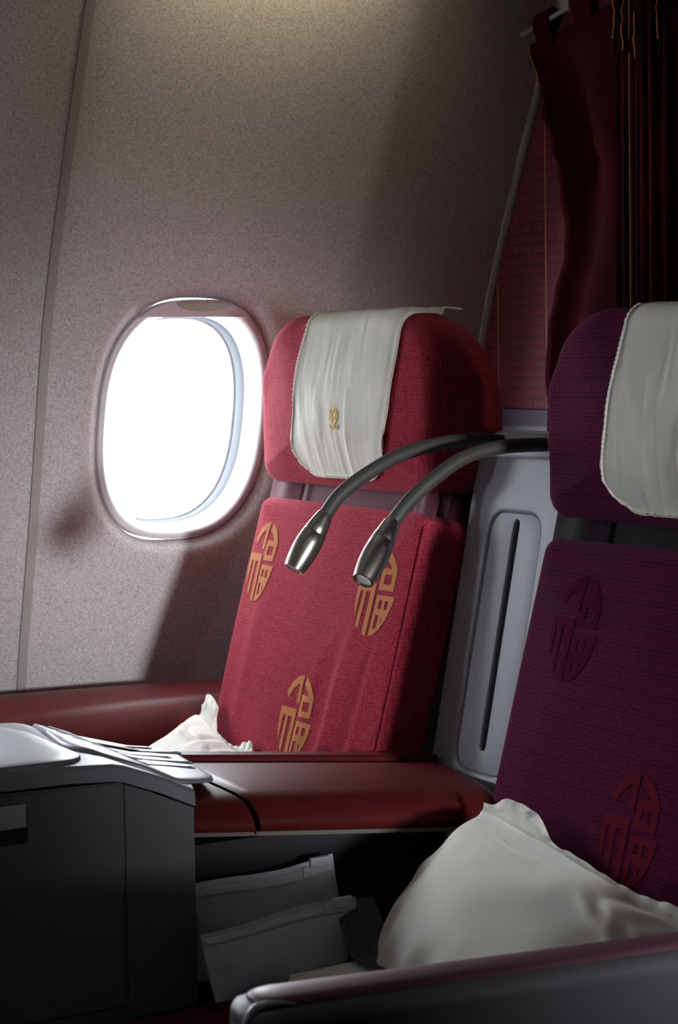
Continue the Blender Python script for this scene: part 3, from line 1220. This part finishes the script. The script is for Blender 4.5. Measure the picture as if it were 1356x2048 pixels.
# ------------------------------------------------------------------ centre console
def console():
    t = thing('centre_console', 'dark grey console with drawer and wine red armrest between the seats', 'console', (.95, 2.18, 0))
    Yn, Yf = 2.03, 2.345

    def zc(x):                                   # height of the worktop along the console
        pts = [(.3, .765), (.80, .763), (.862, .759), (.916, .738), (.954, .719), (1.02, .708), (1.06, .704)]
        for (a, b), (c, d) in zip(pts, pts[1:]):
            if x <= c:
                q = (x - a) / (c - a)
                return b + (d - b) * q
        return pts[-1][1]
    # cabinet carcass
    V, Fc = [], []
    xs = [.35, .70, .862, .90, .954]
    rings = [[Vector((x, Yn + .002, .02)), Vector((x, Yn + .002, zc(x) - .021)), Vector((x, Yf, zc(x) - .021)), Vector((x, Yf, .02))] for x in xs]
    v, f = loft(rings, True, True, True)
    mesh_obj('cabinet', v, f, M['console_dark'], t, smooth=False)
    # side skin after the drawer
    rings = [[Vector((x, Yn - .0005, .47)), Vector((x, Yn - .0005, zc(x) - .0215)), Vector((x, Yn + .004, zc(x) - .0215)), Vector((x, Yn + .004, .47))] for x in (.8685, .90, .9525)]
    v, f = loft(rings, True, True, True)
    mesh_obj('side_panel', v, f, M['console_dark'], t, smooth=False)
    # drawer front with a finger recess; four strips around the opening
    dr = box('drawer', (.40, Yn - .0005, .486), (.8625, Yn + .004, .685), M['console_dark'], t)
    box('drawer_rail', (.754, Yn - .0005, .685), (.8625, Yn + .004, .737), M['console_dark'], dr)
    box('drawer_rail', (.40, Yn - .0005, .730), (.754, Yn + .004, .7375), M['console_dark'], dr)
    box('handle', (.60, Yn - .003, .7025), (.7525, Yn + .002, .7285), M['handle_grey'], dr, .001)
    box('handle_recess', (.60, Yn + .0015, .685), (.7535, Yn + .0025, .7025), M['black'], dr)
    # worktop slab with rolled edge following the slope
    rings = []
    for k in range(60):
        x = .30 + (1.045 - .30) * k / 59
        z = zc(x)
        yn = Yn if x < .955 else min(Yf - .02, Yn + (x - .955) * 2.6)
        rings.append([Vector((x, yn - .001, z - .019)), Vector((x, yn - .001, z - .004)), Vector((x, yn + .003, z)), Vector((x, Yf - .004, z)), Vector((x, Yf, z - .004)), Vector((x, Yf, z - .019))])
    v, f = loft(rings, True, True, True)
    auto_smooth(mesh_obj('worktop', v, f, M['console_top'], t), 40)

    # raised plates on the worktop: footprint outlines in x,y laid over the slope
    def plate(name, outline, h, mat, parent, r=.003, crown=0.0):
        c = sum(outline, Vector((0, 0))) / len(outline)
        rings = []
        for ins_, hh in ((0, .0), (0, h - r), (r * .3, h - r * .3), (r, h)):
            rings.append([Vector((p.x, p.y, zc(p.x) + hh)) for p in inset(outline, ins_)])
        fr_ = inset(outline, r)
        for k in range(1, 13):
            s = max(.01, 1 - k / 12)
            q = [c + (p - c) * s for p in fr_]
            rings.append([Vector((p.x, p.y, zc(p.x) + h + crown * (1 - s * s))) for p in q])
        v, f = loft(rings, True, True, True)
        return auto_smooth(mesh_obj(name, v, f, mat, parent), 50)
    cov = rrect(.32, .838, 2.040, 2.325, (.10, .01, .01, .05), 10, 14)
    o = plate('silver_cover', cov, .005, M['silver'], t, .003, .006)
    o['label'] = 'satin silver lid'
    pan = rrect(.852, 1.035, 2.075, 2.338, (.05, .012, .10, .05), 10, 14)
    pan = [Vector((p.x + (p.y - 2.2) * .18, p.y)) for p in pan]
    pn = plate('control_panel', pan, .005, M['silver'], t, .003, .002)
    pn['label'] = 'silver seat control panel'
    for (x0, x1, y, w_) in ((.868, 1.005, 2.312, .012), (.875, 1.035, 2.277, .010), (.885, 1.012, 2.240, .012), (.90, 1.03, 2.203, .008), (.925, 1.022, 2.165, .012)):
        ol = rrect(x0, x1, y - w_ / 2, y + w_ / 2, (w_ * .45,) * 4, 5, 10)
        ol = [Vector((p.x + (p.y - 2.2) * .18, p.y)) for p in ol]
        rr = plate('button_bar', ol, .0078, M['silver'], pn, .002)
        ol2 = inset(ol, -.0034)
        plate('button_groove', ol2, .0062, M['black'], pn, .0003)

    # ---- red armrest
    def za(x):
        return .703 - .112 * (x - 1.0)
    # crowned pad, diagonal front end
    nu, nv = 60, 24
    sec = [(2.050, -.042), (2.046, -.036), (2.047, -.028), (2.052, -.018), (2.066, -.006), (2.09, -.001), (2.14, .0025), (2.20, .0028), (2.27, -.0005), (2.300, -.004), (2.306, -.009), (2.306, -.042)]

    def arm_piece(name, xa, xb, zoff, shrink, parent, mat=M['wine_leather']):
        rings = []
        for k in range(nu):
            q = k / (nu - 1)
            rg = []
            for y, h in sec:
                f_ = (y - 2.046) / .26
                x0 = xa(f_)
                x1 = xb(f_)
                x = x0 + (x1 - x0) * q
                e = min(1, q * 40, (1 - q) * 40)
                rg.append(Vector((x, y, za(x) + h + zoff - (1 - e) * .004)))
            rings.append(rg)
        v, f = loft(rings, True, True, True)
        return auto_smooth(mesh_obj(name, v, f, mat, parent), 45)
    arm_piece('armrest_pad', lambda q: 1.046 + .012 * q - .02 * math.sin(q * 3.14), lambda q: 1.385 + .07 * q, .0, 0, t)['label'] = 'wine red leather armrest pad'
    arm_piece('armrest_nose', lambda q: .957 + .092 * q, lambda q: 1.040 + .012 * q - .02 * math.sin(q * 3.14), -.004, 0, t)['label'] = 'wine red leather nose piece of the armrest'
    # far rim behind a dark gap
    rings = []
    for k in range(30):
        x = 1.02 + .44 * k / 29
        rings.append([Vector((x, y, za(x) + h)) for y, h in ((2.313, -.04), (2.313, .0005), (2.317, .004), (2.342, .004), (2.346, .0), (2.346, -.04))])
    v, f = loft(rings, True, True, True)
    auto_smooth(mesh_obj('armrest_rim', v, f, M['wine_leather'], t), 40)
    # pale trim line under the armrest, then the dark recess
    rings = []
    for k in range(20):
        x = .957 + .42 * k / 19
        rings.append([Vector((x, y, za(x) + h)) for y, h in ((2.048, -.0475), (2.048, -.0425), (2.34, -.0425), (2.34, -.0475))])
    v, f = loft(rings, True, True, True)
    mesh_obj('trim_strip', v, f, M['beige'], t, smooth=False)
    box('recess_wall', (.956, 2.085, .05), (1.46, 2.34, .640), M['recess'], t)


console()

# ------------------------------------------------------------------ pillows
def pillow(name, label, A, B, C, D, th_up, th_dn, seed, flange=.022, wr=1.0, bow=.06, ear=True):
    """A top left, B top right, C bottom left, D bottom right; padded case with a sewn flange"""
    A, B, C, D = map(Vector, (A, B, C, D))
    nrm = ((B - A).cross(C - A)).normalized()
    if nrm.z < 0:
        nrm = -nrm
    base = C.lerp(D, .5)
    t = thing(name, label, 'pillow', (base.x, base.y, min(C.z, D.z)), 'pillows')
    nu = 90

    def pt(a, b, side):
        u, w = (a + 1) / 2, (b + 1) / 2
        # edges bow inwards between the corners
        k = bow
        uu = .5 + (u - .5) * (1 - k * (1 - b * b))
        ww = .5 + (w - .5) * (1 - k * (1 - a * a))
        p = A.lerp(B, uu).lerp(C.lerp(D, uu), ww)
        h = (max(0, 1 - abs(a) ** 2.4) ** .55) * (max(0, 1 - abs(b) ** 2.4) ** .55)
        d = (th_up if side > 0 else th_dn) * h
        edge = max(abs(a), abs(b))
        e = max(0, min(1, (edge - .45) / .45)) * max(0, min(1, (1 - edge) / .06))
        s = 0
        if wr:
            s += .012 * wr * e * noise.noise(Vector((a * 5.5, b * 2.0 + a, seed))) + .006 * wr * noise.noise(Vector((a * 2.4, b * 2.4, seed + 5)))
            # sharp creases fanning in from the upper edge
            for (ca, cb, dx, dy_, am) in ((-.55, -.72, 1.0, .35, .0045), (-.35, -.66, 1.0, .15, .0055), (-.15, -.70, 1.0, -.1, .0045), (.35, -.62, .8, .6, .004), (.62, -.5, .7, .7, .0045)):
                du, dv = a - ca, b - cb
                L_ = math.hypot(dx, dy_)
                al = (du * dx + dv * dy_) / L_
                pe = (-du * dy_ + dv * dx) / L_
                s -= am * wr * math.exp(-(pe / .045) ** 2) * math.exp(-(al / .16) ** 2) - .6 * am * wr * math.exp(-((pe - .07) / .05) ** 2) * math.exp(-(al / .18) ** 2)
            # gathered pleats radiating from the top edge
            if b < 0:
                s += .0035 * wr * math.sin(a * 13 + 6 * a * a + 3 * noise.noise(Vector((a * 3, b * 2, seed)))) * max(0, -b - .35) * max(0, min(1, (1 + b) / .10)) * 1.6
        return p + nrm * (side * d + s)
    rows = nu
    V, Fc = [], []
    for side in (1, -1):
        o = len(V)
        for j in range(rows):
            b = -math.cos(math.pi * j / (rows - 1)) if False else -1 + 2 * j / (rows - 1)
            for i in range(nu):
                V.append(pt(-1 + 2 * i / (nu - 1), b, side))
        for j in range(rows - 1):
            for i in range(nu - 1):
                k = o + j * nu + i
                Fc.append((k, k + 1, k + nu + 1, k + nu))
    n = nu * rows
    rim = [i for i in range(nu)] + [j * nu + nu - 1 for j in range(1, rows)] + [(rows - 1) * nu + i for i in range(nu - 2, -1, -1)] + [j * nu for j in range(rows - 2, 0, -1)]
    # weld both halves along the rim
    mp = {n + r: r for r in rim}
    Fc = [tuple(mp.get(i, i) for i in f) for f in Fc]
    body = mesh_obj('case', V, Fc, M['cotton'], t)
    # flange: flat double hem standing along the upper edge, ruffled where it bends
    rings = [[], [], [], []]
    K = 90
    for k in range(K + 1):
        a = -1 + 2 * k / K
        p = pt(a, -1, 1)
        q0 = pt(a, -.97, 1)
        d = ((A.lerp(B, .5) - C.lerp(D, .5)).normalized() * .5 + Vector((0, 0, .75)) - (B - A).normalized() * .25 * max(0, -a)).normalized()
        wv = .0016 * math.sin(a * 46 + seed) + .003 * noise.noise(Vector((a * 6, seed, 0)))
        if ear:
            g = flange * (.15 + 1.75 * math.exp(-((a + .72) / .27) ** 4) + 1.1 * math.exp(-((a - .5) / .25) ** 2)) * (1 + .15 * noise.noise(Vector((a * 7, seed, 2))))
        else:
            d = Vector((.25, -.25, .93)).normalized()
            g = .010 + .022 * math.exp(-((a + .70) / .20) ** 4) + .016 * math.exp(-((a - .55) / .28) ** 2)
        q = p + d * g + nrm * wv
        m_ = p + d * g * .5 + nrm * (wv * .4 - .002)
        rings[0].append(p - d * .006)
        rings[1].append(m_)
        rings[2].append(q)
        rings[3].append(q - nrm * .002)
    back_ = [p - nrm * .0025 for p in rings[0]]
    v, f = loft(rings + [back_], False)
    mesh_obj('flange', v, f, M['cotton'], t)
    return t


pillow('pillow', 'large cream pillow with crumpled corner leaning in the plum seat',
       (1.325, 2.005, .655), (1.322, 1.50, .572), (1.125, 1.95, .500), (1.0, 1.47, .505), .082, .05, 3.0, bow=-.02, ear=False)
pillow('pillow', 'small piece of cream pillow with ruffled edge showing in the red seat',
       (1.345, 2.835, .648), (1.335, 2.60, .596), (1.17, 2.84, .525), (1.10, 2.52, .52), .05, .018, 11.0)

# ------------------------------------------------------------------ cream cloth, belt and plastic bags by the console
def blanket():
    def top(u, w):
        x = 1.03 + .24 * u
        y = 1.64 + .315 * w
        z = .510 + .028 * (math.sin(math.pi * min(1, u * 1.2)) ** .6) * (math.sin(math.pi * (w * .8 + .2)) ** .5 if w > 0 else .4) + .004 * noise.noise(Vector((x * 14, y * 14, 1)))
        return Vector((x, y, z))
    t = thing('folded_blanket', 'cream folded blanket half hidden below the plastic bags', 'blanket', (1.08, 1.83, .49))
    v, f = slab_grid(top, (0, 0, 1), .012, 30, 30)
    auto_smooth(mesh_obj('folded_cloth', v, f, M['cotton'], t), 60)
    pts = [Vector((1.032 + .236 * k / 30, 1.954, top(k / 30, 1).z + .001)) for k in range(31)]
    v, f = tube(pts, .003, 8)
    mesh_obj('hem', v, f, M['cotton'], t)


blanket()


def belt():
    t = thing('seat_belt', 'dark grey seat belt strap lying against the pillow', 'seat belt', (1.16, 1.95, .50))
    cl = catmull([(1.142, 1.998, .572), (1.130, 1.962, .558), (1.122, 1.936, .545), (1.114, 1.912, .535), (1.110, 1.88, .536), (1.108, 1.82, .542)], 40)
    rings = []
    for i, p in enumerate(cl):
        d = (cl[min(i + 1, 40)] - cl[max(i - 1, 0)]).normalized()
        sd = Vector((-1, .25, -.1))
        sd = (sd - d * sd.dot(d)).normalized()
        nn = d.cross(sd).normalized()
        rings.append([p + sd * a + nn * h for a, h in ((-.024, -.0008), (-.024, .0008), (-.008, .0011), (-.007, .0005), (.007, .0005), (.008, .0011), (.024, .0008), (.024, -.0008))])
    v, f = loft(rings, True, True, True)
    auto_smooth(mesh_obj('webbing', v, f, M['belt'], t), 40)
    for a in (-.016, .0, .016):
        pts = []
        for i, p in enumerate(cl[::4]):
            pts.append(p + Vector((-a, a * .25, -a * .1)) + Vector((-.0004, -.0012, .0008)))
        v, f = tube(pts, .0008, 5)
        mesh_obj('rib', v, f, M['belt'], t)


belt()


def zip_bag(label, TL, TR, BL, BR, seed, fold=None):
    TL, TR, BL, BR = map(Vector, (TL, TR, BL, BR))
    nrm = Vector((0, -1, 0))
    t = thing('zip_bag', label, 'plastic bag', ((BL.x + BR.x) / 2, BL.y, min(BL.z, BR.z)), 'clear zip bags')

    def S(u, w, off=0.0):
        p = TL.lerp(TR, u).lerp(BL.lerp(BR, u), w)
        b = .016 * math.sin(math.pi * u) ** .7 * math.sin(math.pi * max(0, w - .12) / .88) ** .7 if w > .12 else 0
        b += .003 * noise.noise(Vector((u * 5, w * 3, seed)))
        if fold and u > fold[0]:
            q = (u - fold[0]) / (1 - fold[0])
            if w > 1 - .62 * q:
                p = TL.lerp(TR, u).lerp(BL.lerp(BR, u), 1 - .62 * q)
        p = p + Vector((0, 0, .003 * math.sin(u * 6 + seed) * (1 - w)))
        return p + nrm * (b + off)
    v, f = slab_grid(lambda u, w: S(u, w), nrm, .0015, 40, 24)
    body = auto_smooth(mesh_obj('pouch', v, f, M['bag'], t), 60)
    v, f = slab_grid(lambda u, w: S(u * .97 + .015, .06 + .3 * w * .3, .0015), nrm, .001, 40, 4)
    mesh_obj('zip_seal', v, f, M['bag_seal'], t)
    p = S(.90, .04)
    box('slider', p - Vector((.013, .004, .006)), p + Vector((.013, .003, .007)), M['bag_seal'], t, .0015)
    p = S(.80, .12)
    box('tape_tab', p - Vector((.0045, .003, .014)), p + Vector((.0045, -.0015, .010)), M['bag_seal'], t)
    return t


zip_bag('rear clear zip bag, standing higher against the dark console side', (.957, 2.062, .598), (1.146, 2.055, .612), (.957, 2.05, .490), (1.150, 2.03, .492), 1.0)
zip_bag('front clear zip bag with folded corner, leaning below the other one', (.936, 1.985, .567), (1.137, 1.985, .580), (.944, 1.965, .492), (1.135, 1.965, .492), 4.0, fold=(.78,))

# ------------------------------------------------------------------ curtains
def curtain():
    t = thing('curtain', 'dark red curtain with tab loops hanging in front of the divider', 'curtain', (1.9, 2.5, .9))
    # left edge of the cloth by height: outboard limit
    ed = [(1.708, 2.710), (1.642, 2.672), (1.60, 2.660), (1.54, 2.635), (1.50, 2.606), (1.47, 2.597), (1.42, 2.597), (1.37, 2.615), (1.30, 2.650), (1.25, 2.668), (1.18, 2.672), (1.10, 2.660), (.95, 2.65)]

    def yl(z):
        for (z0, a), (z1, b) in zip(ed, ed[1:]):
            if z >= z1:
                q = (z0 - z) / (z0 - z1)
                q = q * q * (3 - 2 * q)
                return a + (b - a) * q
        return ed[-1][1]
    ztop_l, ztop_r = 1.708, 1.838

    def S(u, w):
        # u: 0 = outboard edge, 1 = inboard; w: 0 = top, 1 = bottom
        s = u
        zt = ztop_l + (ztop_r - ztop_l) * s
        z = zt + (.95 - zt) * w
        y = yl(min(1.708, z)) + (1.75 - yl(min(1.708, z))) * s
        gather = max(0, min(1, (zt - z) / .12))
        fold = math.sin(s * 32 + .8 * math.sin(z * 6)) * .018 + math.sin(s * 13 + 1.2) * .016
        edge = -.028 * math.exp(-(s / .035) ** 2) * gather
        tuck = -.022 * math.exp(-((z - 1.46) / .07) ** 2) * math.exp(-(s / .085) ** 2)
        x = 1.905 + .055 * max(0, s - .35) + fold * (.25 + .75 * gather) + edge + tuck
        return Vector((x, y, z))
    v, f = slab_grid(S, (-1, 0, 0), .002, 120, 70)
    cl = mesh_obj('drape', v, f, M['curtain'], t)

    def Hd(u, w):
        p = S(u, w * .085)
        return p + Vector((-.0022, 0, 0))
    v, f = slab_grid(lambda u, w: Hd(u, w), (-1, 0, 0), .0022, 100, 8)
    mesh_obj('header_band', v, f, M['curtain'], t)
    pts = [S(.0, w) + Vector((-.003, .001, 0)) for w in [.09 * k / 12 for k in range(13)]]
    v, f = tube(pts, .0014, 6)
    mesh_obj('selvedge', v, f, M['gold_thread'], t)
    # tab loops
    for s, sz in ((.038, 1.0), (.162, 1.15), (.29, 1.15), (.42, 1.15)):
        p = S(s, 0)
        wd = .020 * sz
        rings = []
        pr = catmull([(0.004, -.018), (.006, .006), (.014, .028), (.004, .042), (-.010, .040), (-.014, .024), (-.006, .006), (-.004, -.018)] if False else
                     [(.003, -.015, 0), (.007, .010, 0), (.014, .030, 0), (.004, .044, 0), (-.010, .040, 0), (-.012, .022, 0), (-.005, .004, 0), (-.003, -.015, 0)], 30)
        slope = (ztop_r - ztop_l) / (1.75 - 2.71)
        for q in pr:
            rings.append([p + Vector((q.x + .0 + th, dyy, q.y * sz + dyy * slope)) for dyy, th in ((wd, -.0012), (wd, .0012), (-wd, .0012), (-wd, -.0012))])
        v, f = loft(rings, True, True, True)
        auto_smooth(mesh_obj('tab_loop', v, f, M['curtain'], t), 50)
    return S


CS = curtain()


def rail():
    pts = catmull([(1.905, 2.735, 1.728), (1.905, 2.60, 1.752), (1.905, 2.40, 1.785), (1.905, 2.0, 1.84)], 20)
    t = thing('curtain_rail', 'thin grey rail carrying the tab loops of the red curtain', 'rail', (1.905, 2.5, 1.72))
    v, f = tube(pts, .004, 10)
    mesh_obj('rod', v, f, M['edge_trim'], t)
    for y, z in ((2.60, 1.757), (2.50, 1.775)):
        v, f = cushion(rrect(-.012, .012, -.012, .022, (.004,) * 4, 3, 2), (1.892, y, z), LAT, (0, 0, 1), (-1, 0, 0), .012, .002, .001, 2)
        mesh_obj('glider', v, f, M['edge_trim'], t)


rail()


def striped_drape():
    t = thing('striped_curtain', 'dark red curtain with fine vertical stripes and gold fringe at the right', 'curtain', (1.86, 2.1, .9))

    def S(u, w):
        z = 1.83 + (.95 - 1.83) * w
        y = 2.415 + (1.75 - 2.415) * u
        x = 1.845 + .004 * math.sin(u * 190) + .010 * math.sin(u * 31 + .5) + .003 * noise.noise(Vector((u * 40, z * 2, 0)))
        return Vector((x, y, z))
    v, f = slab_grid(S, (-1, 0, 0), .002, 260, 16)
    mesh_obj('drape', v, f, M['stripes'], t)
    rnd = random.Random(5)
    for k in range(30):
        u = .003 + .34 * k / 30 + rnd.uniform(-.002, .002)
        zb = 1.665 - .05 * math.sin(k * .9) + rnd.uniform(-.012, .012) + .0012 * k
        pts = []
        for i in range(14):
            z = 1.80 + (zb - 1.80) * i / 13
            p = S(u, (1.83 - z) / .88)
            pts.append(p + Vector((-.006 - .004 * rnd.random(), .003 * math.sin(i * .5 + k), 0)))
        v, f = tube(pts, .0016, 6)
        mesh_obj('fringe_cord', v, f, M['gold_thread'] if k % 3 == 0 else M['curtain'], t)
    pts = [S(.062, k / 30) + Vector((-.004, 0, 0)) for k in range(31)]
    v, f = tube(pts, .0009, 5)
    mesh_obj('gold_stripe', v, f, M['gold_thread'], t)


striped_drape()

for o in bpy.data.objects:
    if '_base' in o:
        del o['_base']
